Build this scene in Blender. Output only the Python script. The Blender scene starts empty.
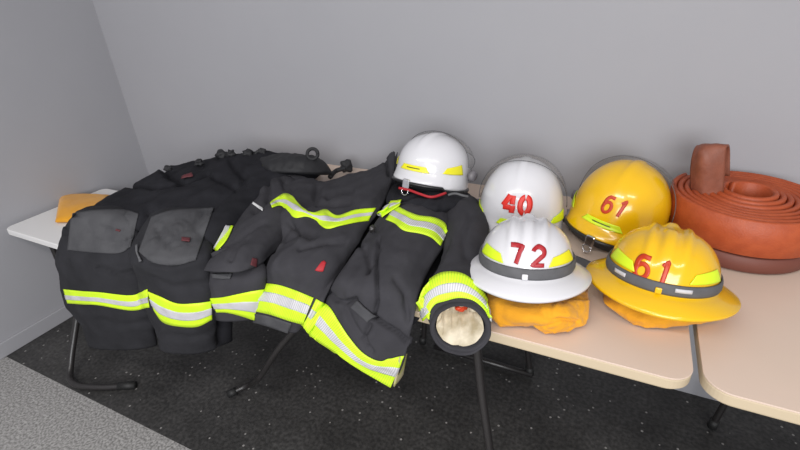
import bpy, bmesh, math, random
from mathutils import Vector, Matrix, noise
from mathutils.bvhtree import BVHTree
random.seed(4)
C = bpy.context.scene
col = C.collection
R = math.radians

# ------------------------------------------------------------ camera
CAM = Vector((0, 0, 1.40))
p, y, r = R(28), R(26.9), R(-2.97)
FX = 457.0
F = Vector((-math.sin(y)*math.cos(p), math.cos(y)*math.cos(p), -math.sin(p)))
R0 = Vector((math.cos(y), math.sin(y), 0)); U0 = R0.cross(F)
RT = R0*math.cos(r) + U0*math.sin(r); UP = RT.cross(F)
cam_d = bpy.data.cameras.new('camera'); cam = bpy.data.objects.new('camera', cam_d); col.objects.link(cam)
cam_d.sensor_width = 36; cam_d.lens = FX/800*36; cam_d.clip_start = .05
cam.matrix_world = Matrix(((RT.x, UP.x, -F.x, CAM.x), (RT.y, UP.y, -F.y, CAM.y), (RT.z, UP.z, -F.z, CAM.z), (0, 0, 0, 1)))
C.camera = cam

def ray(u, v): return (F*FX + RT*(u-400) - UP*(v-225)).normalized()
def Z(u, v, z):
    d = ray(u, v); return CAM + d*((z-CAM.z)/d.z)
def Y(u, v, yy):
    d = ray(u, v); return CAM + d*((yy-CAM.y)/d.y)

# ------------------------------------------------------------ materials
def mat(name, c, rough=.6, c2=None, nscale=20, bump=0, bscale=200, metal=0, spec=.5, coat=0, sheen=0, lo=.35, hi=.65):
    m = bpy.data.materials.new(name); m.use_nodes = True
    nt = m.node_tree; b = nt.nodes['Principled BSDF']
    b.inputs['Base Color'].default_value = (*c, 1); b.inputs['Roughness'].default_value = rough
    b.inputs['Metallic'].default_value = metal; b.inputs['Specular IOR Level'].default_value = spec
    b.inputs['Coat Weight'].default_value = coat; b.inputs['Coat Roughness'].default_value = .06
    b.inputs['Sheen Weight'].default_value = sheen
    tc = nt.nodes.new('ShaderNodeTexCoord')
    if c2:
        n = nt.nodes.new('ShaderNodeTexNoise'); n.inputs['Scale'].default_value = nscale; n.inputs['Detail'].default_value = 5
        nt.links.new(tc.outputs['Object'], n.inputs['Vector'])
        cr = nt.nodes.new('ShaderNodeValToRGB'); cr.color_ramp.elements[0].position = lo; cr.color_ramp.elements[1].position = hi
        cr.color_ramp.elements[0].color = (*c, 1); cr.color_ramp.elements[1].color = (*c2, 1)
        nt.links.new(n.outputs['Fac'], cr.inputs['Fac']); nt.links.new(cr.outputs['Color'], b.inputs['Base Color'])
    if bump:
        n2 = nt.nodes.new('ShaderNodeTexNoise'); n2.inputs['Scale'].default_value = bscale; n2.inputs['Detail'].default_value = 3
        nt.links.new(tc.outputs['Object'], n2.inputs['Vector'])
        bp = nt.nodes.new('ShaderNodeBump'); bp.inputs['Strength'].default_value = bump; bp.inputs['Distance'].default_value = .002
        nt.links.new(n2.outputs['Fac'], bp.inputs['Height']); nt.links.new(bp.outputs['Normal'], b.inputs['Normal'])
    return m

def ribbed(name, c, cg, rough, freq):
    """fabric tape with fine ribs across it (stripes along the UV u axis)"""
    m = mat(name, c, rough); nt = m.node_tree; b = nt.nodes['Principled BSDF']
    uv = nt.nodes.new('ShaderNodeTexCoord'); sx = nt.nodes.new('ShaderNodeSeparateXYZ')
    nt.links.new(uv.outputs['UV'], sx.inputs[0])
    mu = nt.nodes.new('ShaderNodeMath'); mu.operation = 'MULTIPLY'; mu.inputs[1].default_value = freq
    nt.links.new(sx.outputs[0], mu.inputs[0])
    fr = nt.nodes.new('ShaderNodeMath'); fr.operation = 'FRACT'; nt.links.new(mu.outputs[0], fr.inputs[0])
    gt = nt.nodes.new('ShaderNodeMath'); gt.operation = 'GREATER_THAN'; gt.inputs[1].default_value = .72
    nt.links.new(fr.outputs[0], gt.inputs[0])
    mx = nt.nodes.new('ShaderNodeMix'); mx.data_type = 'RGBA'
    mx.inputs[6].default_value = (*c, 1); mx.inputs[7].default_value = (*cg, 1)
    nt.links.new(gt.outputs[0], mx.inputs[0]); nt.links.new(mx.outputs[2], b.inputs['Base Color'])
    return m

M = {}
M['wall'] = mat('wall_paint', (.335, .333, .354), .75, (.345, .343, .364), 3, .1, 90)
M['floor'] = mat('speckled_rubber_floor', (.028, .027, .0265), .5, (.078, .076, .074), 75, .35, 150, lo=.38, hi=.8)
def specks(m, sc, thr, colr, big=(.6, 1.25)):
    nt = m.node_tree; b = nt.nodes['Principled BSDF']; src = b.inputs['Base Color'].links[0].from_socket
    tc = nt.nodes.new('ShaderNodeTexCoord'); v = nt.nodes.new('ShaderNodeTexVoronoi'); v.inputs['Scale'].default_value = sc
    nt.links.new(tc.outputs['Object'], v.inputs['Vector'])
    sp = nt.nodes.new('ShaderNodeSeparateColor'); nt.links.new(v.outputs['Color'], sp.inputs[0])
    a = nt.nodes.new('ShaderNodeMath'); a.operation = 'GREATER_THAN'; a.inputs[1].default_value = thr; nt.links.new(sp.outputs[0], a.inputs[0])
    c = nt.nodes.new('ShaderNodeMath'); c.operation = 'LESS_THAN'; c.inputs[1].default_value = .3; nt.links.new(v.outputs['Distance'], c.inputs[0])
    k = nt.nodes.new('ShaderNodeMath'); k.operation = 'MULTIPLY'; nt.links.new(a.outputs[0], k.inputs[0]); nt.links.new(c.outputs[0], k.inputs[1])
    n = nt.nodes.new('ShaderNodeTexNoise'); n.inputs['Scale'].default_value = 5; n.inputs['Detail'].default_value = 4; nt.links.new(tc.outputs['Object'], n.inputs['Vector'])
    mr = nt.nodes.new('ShaderNodeMapRange'); mr.inputs[1].default_value = .3; mr.inputs[2].default_value = .7; mr.inputs[3].default_value = big[0]; mr.inputs[4].default_value = big[1]
    nt.links.new(n.outputs['Fac'], mr.inputs[0])
    mu = nt.nodes.new('ShaderNodeVectorMath'); mu.operation = 'SCALE'; nt.links.new(src, mu.inputs[0]); nt.links.new(mr.outputs[0], mu.inputs['Scale'])
    mx = nt.nodes.new('ShaderNodeMix'); mx.data_type = 'RGBA'; mx.inputs[7].default_value = (*colr, 1)
    nt.links.new(k.outputs[0], mx.inputs[0]); nt.links.new(mu.outputs[0], mx.inputs[6]); nt.links.new(mx.outputs[2], b.inputs['Base Color'])
specks(M['floor'], 75, .965, (.28, .27, .26))
M['terrazzo'] = mat('light_terrazzo', (.16, .155, .15), .5, (.42, .41, .40), 120, .1, 90)
M['table'] = mat('cream_laminate', (.65, .515, .42), .4, (.67, .53, .435), 5, .03, 300)
M['table_edge'] = mat('beige_edge', (.55, .45, .31), .45)
M['black_metal'] = mat('black_tube', (.02, .018, .018), .35, spec=.6)
M['rubber'] = mat('black_rubber', (.012, .012, .012), .6)
M['cloth'] = mat('charcoal_cloth', (.037, .036, .041), .9, (.047, .046, .052), 14, .5, 450, spec=.15)
M['cloth_dark'] = mat('black_cloth', (.015, .015, .018), .9, (.021, .021, .025), 14, .5, 450, spec=.12)
M['cloth_leg'] = mat('dark_charcoal_cloth', (.021, .021, .024), .9, (.028, .028, .032), 14, .5, 450, spec=.15)
M['cloth_knee'] = mat('grey_knee_cloth', (.062, .062, .067), .9, (.078, .078, .083), 18, .5, 450, spec=.15)
M['strap'] = mat('black_strap', (.012, .012, .014), .7)
M['strap_grey'] = mat('grey_elastic', (.085, .085, .09), .75, (.105, .105, .112), 40)
M['lime'] = mat('lime_tape', (.60, .86, .015), .55); M['lime'].node_tree.nodes['Principled BSDF'].inputs['Sheen Weight'].default_value = 0
M['lime_rib'] = ribbed('ribbed_lime_tape', (.62, .88, .02), (.42, .66, .02), .55, 190)
M['silver'] = mat('silver_tape', (.50, .49, .52), .4, (.56, .55, .57), 30)
M['silver_rib'] = ribbed('ribbed_silver_tape', (.56, .55, .57), (.34, .35, .36), .4, 190)
M['red'] = mat('red_print', (.38, .012, .02), .6)
M['red_dull'] = mat('dull_red_thread', (.09, .015, .02), .7)
M['label_white'] = mat('white_tag', (.7, .7, .7), .6)
M['lining'] = mat('cream_lining', (.42, .35, .22), .85, (.80, .72, .56), 22, .8, 60)
M['h_white'] = mat('white_shell', (.66, .655, .68), .22, coat=.5)
M['h_yellow'] = mat('yellow_shell', (.80, .46, .003), .22, coat=.5)
M['h_lime'] = mat('lime_reflector', (.66, .86, .02), .35)
M['h_gold'] = mat('yellow_reflector', (.82, .76, .02), .35)
M['h_redn'] = mat('red_numeral', (.36, .008, .015), .4)
M['h_redb'] = mat('bright_red_numeral', (.72, .02, .01), .35)
M['h_redo'] = mat('rust_red_numeral', (.50, .035, .004), .4)
M['h_black'] = mat('black_trim', (.013, .013, .015), .35)
M['h_grey'] = mat('grey_knob', (.16, .15, .16), .5)
M['chrome'] = mat('chrome', (.8, .8, .82), .15, metal=1)
M['ycloth'] = mat('yellow_cloth', (.66, .285, .004), .85, (.74, .335, .006), 12, .6, 300, sheen=.2)
M['hose'] = mat('orange_hose', (.36, .062, .016), .5, (.42, .08, .022), 40, .4, 350)
M['hose_end'] = mat('worn_hose', (.20, .060, .032), .55, (.25, .08, .045), 40, .4, 350)
M['hose_in'] = mat('brown_hose_inside', (.15, .045, .03), .6)
M['bench'] = mat('white_laminate', (.75, .74, .73), .4)
M['yobj'] = mat('yellow_plastic', (.75, .55, .03), .5)

def glass(name):
    m = bpy.data.materials.new(name); m.use_nodes = True; nt = m.node_tree; nt.nodes.clear()
    o = nt.nodes.new('ShaderNodeOutputMaterial'); mx = nt.nodes.new('ShaderNodeMixShader')
    t = nt.nodes.new('ShaderNodeBsdfTransparent'); t.inputs[0].default_value = (.97, .97, .965, 1)
    g = nt.nodes.new('ShaderNodeBsdfGlossy'); g.inputs['Roughness'].default_value = .08
    lw = nt.nodes.new('ShaderNodeLayerWeight'); lw.inputs[0].default_value = .25
    pw = nt.nodes.new('ShaderNodeMath'); pw.operation = 'MULTIPLY_ADD'; pw.inputs[1].default_value = .25; pw.inputs[2].default_value = .03
    nt.links.new(lw.outputs['Facing'], pw.inputs[0]); nt.links.new(pw.outputs[0], mx.inputs[0]); nt.links.new(t.outputs[0], mx.inputs[1]); nt.links.new(g.outputs[0], mx.inputs[2])
    nt.links.new(mx.outputs[0], o.inputs[0]); return m
M['visor'] = glass('clear_visor')

# ------------------------------------------------------------ object helpers
def tag(o, label=None, cat=None, group=None, kind=None):
    if label: o['label'] = label
    if cat: o['category'] = cat
    if group: o['group'] = group
    if kind: o['kind'] = kind
    return o
def empty(name, loc, rot=(0, 0, 0)):
    o = bpy.data.objects.new(name, None); col.objects.link(o); o.location = loc; o.rotation_euler = rot
    o.empty_display_size = .05; return o
def mesh(name, vs, fs, m, parent=None, smooth=True, uvs=None, local=False):
    """vs are world coordinates unless local"""
    me = bpy.data.meshes.new(name)
    if parent is not None and not local:
        root = parent
        while root.parent: root = root.parent
        inv = root_matrix(root).inverted(); vs = [inv @ Vector(v) for v in vs]
    me.from_pydata([tuple(v) for v in vs], [], fs); me.materials.append(m); me.validate()
    if uvs:
        ul = me.uv_layers.new(name='uv')
        for l in me.loops: ul.data[l.index].uv = uvs[l.vertex_index]
    if smooth:
        for q in me.polygons: q.use_smooth = True
    o = bpy.data.objects.new(name, me); col.objects.link(o)
    if parent is not None: o.parent = parent
    return o
def root_matrix(o): return Matrix.LocRotScale(o.location, o.rotation_euler, None)
def bm_obj(name, bm, m, parent=None, smooth=True):
    vs = [v.co.copy() for v in bm.verts]; bm.verts.index_update()
    fs = [[v.index for v in f.verts] for f in bm.faces]; bm.free()
    return mesh(name, vs, fs, m, parent, smooth, local=True)
def smooth_angle(o, a=40):
    me = o.data
    for e in me.edges: pass
    md = o.modifiers.new('edge_split', 'EDGE_SPLIT'); md.split_angle = R(a)

def cr(pts, n):
    """n points along a Catmull-Rom curve through pts (uniform in index)"""
    k = len(pts)-1; out = []
    for i in range(n):
        t = i/(n-1)*k; j = min(int(t), k-1); f = t-j
        a = pts[j-1] if j > 0 else pts[0]*2-pts[1]
        b, c = pts[j], pts[j+1]
        d = pts[j+2] if j+2 <= k else pts[k]*2-pts[k-1]
        out.append(.5*((2*b)+(c-a)*f+(2*a-5*b+4*c-d)*f*f+(3*b-3*c+d-a)*f*f*f))
    return out
def pix(P):
    q = P-CAM; w = q.dot(F); return Vector((400+FX*q.dot(RT)/w, 225-FX*q.dot(UP)/w))
def seg_dist(q, a, b):
    ab = b-a; t = max(0, min(1, (q-a).dot(ab)/max(ab.length_squared, 1e-9))); return (q-(a+ab*t)).length

def normals(grid):
    n, m = len(grid), len(grid[0]); N = []
    for i in range(n):
        row = []
        for j in range(m):
            du = grid[i][min(j+1, m-1)]-grid[i][max(j-1, 0)]; dv = grid[min(i+1, n-1)][j]-grid[max(i-1, 0)][j]
            k = du.cross(dv)
            row.append(k.normalized() if k.length > 1e-9 else Vector((0, 0, 1)))
        N.append(row)
    return N
def orient(grid, N):
    """make the normals look towards the upper front side"""
    s = sum((N[i][j].dot(Vector((.1, -.5, 1))) for i in range(len(N)) for j in range(len(N[0]))))
    if s < 0:
        N = [[-k for k in row] for row in N]
    return N, s < 0
def wrinkle(P, amp, sc, seed=0):
    q = Vector((P.x*sc, P.y*sc, P.z*sc))+Vector((seed*7.3, seed*3.1, 0))
    w = noise.noise(q*.9)*.6+noise.noise(q*2.1)*.35
    rdg = 1-abs(noise.noise(Vector((q.x*1.5, q.y*.55, q.z))+Vector((9, 9, 9))))*2.6
    return amp*(w+.45*max(0, rdg)-.2+.16*noise.noise(q*5.3)+.26*(.5-abs(noise.noise(Vector((q.x*2.2, q.y*1.1, q.z*2.2))+Vector((3, 5, 1))))*2.2))

BV = {}
def patch(name, rows, m, parent, n=44, mm=44, puff=.0, amp=.004, sc=9, creases=(), thick=.006, seed=0, edge=.12, key=None, mod=True):
    rows = [cr(row, mm) for row in rows]
    cols = [cr([row[j] for row in rows], n) for j in range(mm)]
    g = [[cols[j][i] for j in range(mm)] for i in range(n)]
    N, fl = orient(g, normals(g))
    out = []
    for i in range(n):
        orow = []
        for j in range(mm):
            P = g[i][j]; d = min(i/(n-1), 1-i/(n-1), j/(mm-1), 1-j/(mm-1))/edge
            k = 1-(1-min(d, 1))**2
            h = puff*k+wrinkle(P, amp, sc, seed)*min(1, d*2+.15)
            if creases:
                q = pix(P)
                for cw, cd, pl in creases:
                    dd = min(seg_dist(q, Vector(pl[a]), Vector(pl[a+1])) for a in range(len(pl)-1))
                    h -= 1.45*cd*math.exp(-(dd/cw)**2)
            orow.append(P+N[i][j]*h)
        out.append(orow)
    vs = [P for row in out for P in row]; fs = []
    for i in range(n-1):
        for j in range(mm-1):
            a = i*mm+j; f = [a, a+1, a+mm+1, a+mm]
            fs.append(f[::-1] if fl else f)
    if key:
        BV.setdefault(key, []).append((vs, fs))
    o = mesh(name, vs, fs, m, parent)
    if mod:
        s = o.modifiers.new('thickness', 'SOLIDIFY'); s.thickness = thick; s.offset = -1
    return o

def tube_rings(name, rings, m, parent, n=50, k=48, amp=.004, sc=9, seed=0, creases=(), key=None, square=1.0, thick=.004, caps=False):
    """rings: (L, R, T) world points: left, right, top. A cloth tube with finite wall"""
    Cn = cr([(a+b)/2 for a, b, t in rings], n); A = cr([(b-a)/2 for a, b, t in rings], n); B = cr([t-(a+b)/2 for a, b, t in rings], n)
    vs = []; fs = []
    for i in range(n):
        for j in range(k):
            th = 2*math.pi*j/k; c, s = math.cos(th), math.sin(th)
            c = math.copysign(abs(c)**square, c); s = math.copysign(abs(s)**square, s)
            off = A[i]*c+B[i]*s; P = Cn[i]+off
            nn = off.normalized()
            h = wrinkle(P, amp, sc, seed)
            if creases and s > -.3:
                q = pix(P)
                for cw, cd, pl in creases:
                    dd = min(seg_dist(q, Vector(pl[a]), Vector(pl[a+1])) for a in range(len(pl)-1))
                    h -= 1.45*cd*math.exp(-(dd/cw)**2)
            vs.append(P+nn*h)
    for i in range(n-1):
        for j in range(k):
            j2 = (j+1) % k
            fs.append([i*k+j, i*k+j2, (i+1)*k+j2, (i+1)*k+j])
    # orientation: outward
    f0 = fs[len(fs)//2]; nrm = (vs[f0[1]]-vs[f0[0]]).cross(vs[f0[2]]-vs[f0[0]])
    ci = Cn[(len(fs)//2)//k]
    if nrm.dot(vs[f0[0]]-ci) < 0: fs = [f[::-1] for f in fs]
    if caps:
        fs.append(list(range(k))); fs.append(list(range((n-1)*k, n*k)))
    if key: BV.setdefault(key, []).append((vs, fs))
    o = mesh(name, vs, fs, m, parent)
    if not caps:
        s = o.modifiers.new('thickness', 'SOLIDIFY'); s.thickness = thick; s.offset = -1
    return o

def bvh(keys):
    V = []; Fc = []
    for kk in keys:
        for vs, fs in BV[kk]:
            b = len(V); V += vs; Fc += [[b+i for i in f] for f in fs]
    return BVHTree.FromPolygons(V, Fc)
def decal(name, top, bot, keys, m, parent, n=None, mm=9, off=.003, thick=.002, t0=0., t1=1., wr=0.):
    """a strip sewn on a garment: sampled between two outlines, each sample set on the cloth surface"""
    T = bvh(keys)
    n = n or max(6, int(sum((Vector(top[i+1])-Vector(top[i])).length for i in range(len(top)-1))/1.6))
    tp = cr([Vector(a) for a in top], n); bt = cr([Vector(a) for a in bot], n)
    g = []; last = None
    for i in range(n):
        row = []
        for j in range(mm):
            q = tp[i].lerp(bt[i], t0+(t1-t0)*j/(mm-1)); d = ray(q.x, q.y)
            h = T.ray_cast(CAM, d)
            if h[0] is None:
                near = T.find_nearest(last if last else CAM+d*1.5)
                dist = (near[0]-CAM).length if last is None else (last-CAM).length
                near = T.find_nearest(CAM+d*dist)
                P = near[0]; nn = near[1]
                P = CAM+d*(P-CAM).dot(d)
            else: P, nn = h[0], h[1]
            if nn.dot(d) > 0: nn = -nn
            last = P
            row.append([P, nn])
        g.append(row)
    # smooth depth along the strip so it does not step over folds
    for it in range(3):
        h = [[(g[i][j][0]-CAM).length for j in range(mm)] for i in range(n)]
        for i in range(n):
            for j in range(mm):
                i0, i1, j0, j1 = max(i-1, 0), min(i+1, n-1), max(j-1, 0), min(j+1, mm-1)
                av = (h[i0][j]+h[i1][j]+h[i][j0]+h[i][j1])/4
                cur = h[i][j]
                new = min(cur, .5*cur+.5*av)
                g[i][j][0] = CAM+(g[i][j][0]-CAM)*(new/cur)
    gp = [[c[0] for c in row] for row in g]
    NN = normals(gp)
    vs = []; uv = []
    L = 0
    for i in range(n):
        if i: L += (gp[i][mm//2]-gp[i-1][mm//2]).length
        for j in range(mm):
            k = NN[i][j]
            if k.dot(gp[i][j]-CAM) > 0: k = -k
            vs.append(gp[i][j]+k*(off+wr*abs(wrinkle(gp[i][j], 1, 24, 3))*min(1, 4*min(i/(n-1), 1-i/(n-1), j/(mm-1), 1-j/(mm-1))))); uv.append((L, j/(mm-1)))
    fs = []
    for i in range(n-1):
        for j in range(mm-1):
            a = i*mm+j; fs.append([a, a+1, a+mm+1, a+mm])
    f = fs[len(fs)//2]; k = (vs[f[1]]-vs[f[0]]).cross(vs[f[2]]-vs[f[0]])
    if k.dot(vs[f[0]]-CAM) > 0: fs = [q[::-1] for q in fs]
    o = mesh(name, vs, fs, m, parent, uvs=uv)
    s = o.modifiers.new('thickness', 'SOLIDIFY'); s.thickness = thick; s.offset = -1
    return o
def band(top, bot, keys, parent, rib=False, s0=.34, s1=.68, off=.003):
    b = decal('reflective_band', top, bot, keys, M['lime_rib'] if rib else M['lime'], parent, off=off)
    decal('silver_stripe', top, bot, keys, M['silver_rib'] if rib else M['silver'], b, t0=s0, t1=s1, off=off+.0015, thick=.0015)
    return b

def sweep(pts, rad, seg=14, n=None, smooth=True, caps=True, close=False):
    """tube round a path; returns verts, faces"""
    pts = [Vector(a) for a in pts]
    path = cr(pts, n) if n else pts
    vs = []; fs = []; up = Vector((0, 0, 1)); prev = None
    for i, P in enumerate(path):
        a = path[max(i-1, 0)]; b = path[min(i+1, len(path)-1)]; t = (b-a).normalized()
        if prev is None:
            s = t.cross(up); s = s if s.length > .1 else t.cross(Vector((1, 0, 0)))
        else: s = prev-t*prev.dot(t)
        s.normalize(); prev = s; w = s.cross(t)
        rr = rad if not callable(rad) else rad(i/(len(path)-1))
        for j in range(seg):
            th = 2*math.pi*j/seg; vs.append(P+(s*math.cos(th)+w*math.sin(th))*rr)
    for i in range(len(path)-1):
        for j in range(seg):
            j2 = (j+1) % seg; fs.append([i*seg+j, i*seg+j2, (i+1)*seg+j2, (i+1)*seg+j])
    if caps:
        fs.append(list(range(seg))[::-1]); fs.append(list(range((len(path)-1)*seg, len(path)*seg)))
    return vs, fs
def tube(name, pts, rad, m, parent=None, seg=14, n=None, local=False):
    vs, fs = sweep(pts, rad, seg, n); return mesh(name, vs, fs, m, parent, local=local)
def box(name, lo, hi, m, parent=None, bev=0, local=False):
    bm = bmesh.new(); bmesh.ops.create_cube(bm, size=1)
    for v in bm.verts: v.co = Vector([lo[i]+(v.co[i]+.5)*(hi[i]-lo[i]) for i in range(3)])
    if bev: bmesh.ops.bevel(bm, geom=bm.edges[:], offset=bev, segments=3, affect='EDGES', profile=.5)
    vs = [v.co.copy() for v in bm.verts]; bm.verts.index_update(); fs = [[v.index for v in f.verts] for f in bm.faces]; bm.free()
    return mesh(name, vs, fs, m, parent, smooth=False, local=local)

# ------------------------------------------------------------ the room
WY, WX, FE = 1.525, -2.322, .593
tag(box('floor', (-2.42, FE, -.05), (3.2, WY+.1, 0), M['floor']), kind='structure')
tag(box('floor', (-2.42, -2.6, -.05), (3.2, FE, 0), M['terrazzo']), kind='structure')
tag(box('wall_back', (WX-.1, WY, 0), (3.2, WY+.1, 2.8), M['wall']), kind='structure')
tag(box('wall_left', (WX-.1, -2.6, 0), (WX, WY, 2.8), M['wall']), kind='structure')
# pale specks lying in the rubber floor
tag(box('baseboard_left', (WX, -2.6, 0), (WX+.012, WY-.012, .07), M['wall'], bev=.003), kind='structure')

# ------------------------------------------------------------ tables
def rounded(x0, x1, y0, y1, rad, k=10):
    pts = []
    for cx, cy, a0 in ((x1-rad, y1-rad, 0), (x0+rad, y1-rad, 90), (x0+rad, y0+rad, 180), (x1-rad, y0+rad, 270)):
        for i in range(k+1):
            a = R(a0+90*i/k); pts.append((cx+rad*math.cos(a), cy+rad*math.sin(a)))
    return pts
def slab(name, pts, z0, z1, m, parent, bev=.004, inset=0):
    n = len(pts); cx = sum(a for a, b in pts)/n; cy = sum(b for a, b in pts)/n
    def ring(z, d):
        out = []
        for a, b in pts:
            v = Vector((a-cx, b-cy)); l = v.length; v = v*(1-d/l); out.append(Vector((cx+v.x, cy+v.y, z)))
        return out
    rs = [ring(z0, bev), ring(z0+bev, 0), ring(z1-bev, 0), ring(z1-bev*.3, bev*.3), ring(z1, bev)]
    vs = [q for rr in rs for q in rr]; fs = []
    for i in range(len(rs)-1):
        for j in range(n):
            j2 = (j+1) % n; fs.append([i*n+j, i*n+j2, (i+1)*n+j2, (i+1)*n+j])
    fs.append(list(range(n))[::-1]); fs.append([(len(rs)-1)*n+j for j in range(n)])
    o = mesh(name, vs, fs, m, parent, smooth=False); return o
def table(x0, x1, label, legs, rl=.12, rr=.045):
    y0, y1 = .744, 1.49
    t = empty('folding_table', ((x0+x1)/2, (y0+y1)/2, 0)); tag(t, label, 'table', 'cream folding tables along the wall')
    pts = rounded(x0, x1, y0, y1, rr)
    if rl != rr:
        a = rounded(x0, x1, y0, y1, rl); k = 11; pts = pts[:k]+a[k:3*k]+pts[3*k:]
    slab('tabletop', pts, .7365, .740, M['table'], t, bev=.001)
    slab('edge_band', pts, .712, .7363, M['table_edge'], t, bev=.003)
    for L in legs:
        g = tube('leg', L, (.0108), M['black_metal'], t, n=26)
        d = (Vector(L[-1])-Vector(L[-2])).normalized(); e = Vector(L[-1])
        tube('foot_cap', [e-d*.03, e+d*.004], .0150, M['rubber'], g)
    return t
ta = table(-1.50, .197, 'cream folding table carrying the jacket, trousers and helmets', [
    [(-.60, .80, .712), Y(283, 343, .80), Y(264, 371, .81), Y(258, 379, .815), Z(250, 384, .04), Z(229, 394, .0152)],
    [(-.60, 1.38, .712), (-.60, 1.38, .43), (-.61, 1.38, .10), (-.62, 1.38, .0152)],
    [(-.225, .79, .712), (-.20, .79, .5), (-.17, .79, .3), (-.13, .79, .017)],
    [(-.30, 1.38, .712), (-.22, 1.38, .35), (-.16, 1.38, .017)]], rl=.13)
tube('cross_rail', [(-.56, 1.37, .022), (-.35, 1.372, .020), (-.15, 1.373, .018)], .012, M['black_metal'], ta)
tube('frame_rail', [(-1.40, .80, .700), (-.6, .80, .700), (.12, .80, .700)], .0115, M['black_metal'], ta)
table(.212, 1.9, 'cream folding table at the right edge, under the orange hose', [
    [(1.0, .80, .712), (1.1, .80, .43), (1.25, .82, .05), (1.33, .83, .0152)],
    [(1.0, 1.38, .712), (1.1, 1.38, .43), (1.25, 1.38, .05), (1.33, 1.38, .0152)],
    [(.50, .79, .712), (.47, .79, .3), (.45, .79, .017)],
    [(.50, 1.38, .712), (.47, 1.38, .3), (.45, 1.38, .017)]], rl=.045)

# low white bench by the left wall, with something yellow folded on it
b = empty('low_bench', (-2.07, 1.0, 0)); tag(b, 'low white-topped bench standing in the corner by the left wall', 'bench')
bz = .55
P1 = Z(118, 190, bz); P2 = Z(100, 187.5, bz)
yb = (P1.y+P2.y)/2
slab('bench_top', rounded(-2.30, -1.86, .80, yb, .03), bz-.028, bz, M['bench'], b)
for yy in (.90, yb-.12):
    g = tube('leg', [(-2.2, yy, bz-.028), (-2.22, yy, .2), (-2.24, yy, .016)], .0125, M['black_metal'], b, n=12)
g = tube('leg', [(-1.92, .86, bz-.028), (-1.93, .80, .3), (-1.91, .66, .06), (-1.84, .61, .020), (-1.721, .639, .0152), (-1.597, .703, .0152)], .0125, M['black_metal'], b, n=40)
tube('foot_cap', [(-1.65, .676, .0156), (-1.59, .707, .0156)], .0152, M['rubber'], g)
tube('leg', [(-1.92, yb-.12, bz-.028), (-1.90, yb-.12, .2), (-1.87, yb-.12, .016)], .0125, M['black_metal'], b, n=12)
yc = patch('folded_cloth', [[Z(60, 194, bz+.01), Z(85, 194, bz+.01), Z(111, 195.5, bz+.01)], [Z(58, 206, bz+.03), Z(80, 206, bz+.03), Z(110, 205, bz+.03)],
     [Z(55, 222, bz+.01), Z(80, 222, bz+.01), Z(105, 222, bz+.01)]], M['ycloth'], None, n=24, mm=24, puff=.012, thick=.012, amp=.003)
tag(yc, 'yellow cloth folded on the low white bench at the left', 'cloth')

# ------------------------------------------------------------ trousers
tr = empty('protective_trousers', (-1.3, 1.0, .74))
tag(tr, 'dark charcoal firefighter trousers with grey knee patches, legs hanging over table edge', 'trousers')
K = 'tr'
z = .0
def up(P, b): return P+Vector((0, 0, b))
def ring(l, rr, b, fwd=0):
    c = (l+rr)/2
    if fwd: return (l, rr, c+Vector((-.15*b, -b, .25*b)))
    return (l, rr, c+Vector((0, 0, b)))
def drop(P): return Vector((P.x-.005, min(P.y+.01, 1.505), .743))
patch('trouser_seat', [
    [drop(Z(160, 169, .80)), drop(Z(198, 164, .81)), drop(Z(228, 157, .82)), drop(Z(262, 154, .83)), drop(Z(318, 161, .80))],
    [Z(160, 170, .79), Z(198, 165, .80), Z(228, 158, .81), Z(262, 155, .82), Z(318, 162, .80)],
    [Z(146, 178, .79), Z(185, 178, .82), Z(228, 170, .82), Z(270, 167, .82), Z(322, 172, .785)],
    [Z(118, 192, .765), Z(165, 190, .81), Z(215, 184, .81), Z(262, 184, .80), Z(305, 188, .76)],
    [Z(94, 206, .765), Z(145, 202, .80), Z(196, 198, .81), Z(245, 202, .79), Z(285, 205, .76)],
    [Z(78, 222, .755), Z(125, 220, .79), Z(180, 216, .79), Z(225, 220, .78), Z(262, 225, .75)],
    [Z(80, 240, .745), Z(120, 238, .75), Z(170, 238, .75), Z(215, 242, .75), Z(250, 250, .745)]],
    M['cloth_dark'], tr, n=70, mm=80, puff=.012, amp=.011, sc=11, edge=.07, key=K, seed=2, creases=[
        (1.8, .02, [(130, 187), (150, 190), (170, 188)]), (2, .022, [(180, 187), (195, 182), (208, 176)]),
        (2.5, .02, [(163, 168), (170, 178), (182, 183)]), (3.5, .02, [(151, 214), (146, 228), (136, 240)]),
        (2.5, .012, [(215, 180), (235, 190), (250, 200)]), (3, .012, [(232, 165), (245, 180), (240, 200)])])
leg1 = [ring(Z(76, 214, .765), Z(142, 208, .765), .025), ring(Z(66, 230, .765), Z(139, 230, .765), .052, 0), ring(Y(62, 252, .70), Y(136, 254, .70), .06, 1),
        ring(Y(64, 275, .675), Y(140, 280, .675), .055, 1), ring(Y(68, 300, .67), Y(150, 302, .67), .055, 1), ring(Y(84, 322, .67), Y(152, 325, .67), .05, 1), ring(Y(92, 344, .68), Y(156, 346, .68), .045, 1)]
leg2 = [ring(Z(152, 210, .768), Z(214, 206, .768), .025), ring(Z(144, 229, .77), Z(212, 227, .77), .052, 0), ring(Y(138, 248, .70), Y(206, 250, .70), .065, 1),
        ring(Y(143, 272, .67), Y(206, 272, .67), .06, 1), ring(Y(150, 300, .665), Y(213, 304, .665), .055, 1), ring(Y(159, 325, .665), Y(213, 328, .665), .05, 1), ring(Y(165, 346, .67), Y(213, 350, .67), .045, 1)]
lc = [(2.2, .012, [(100, 240), (120, 245), (136, 238)]), (2, .008, [(104, 222), (118, 228), (128, 230)]), (2.2, .014, [(100, 268), (120, 275), (138, 270)]), (3, .01, [(100, 320), (125, 326), (150, 320)])]
tube_rings('trouser_leg', leg1, M['cloth_leg'], tr, n=70, k=64, key=K, amp=.008, sc=13, seed=1, creases=lc)
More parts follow.
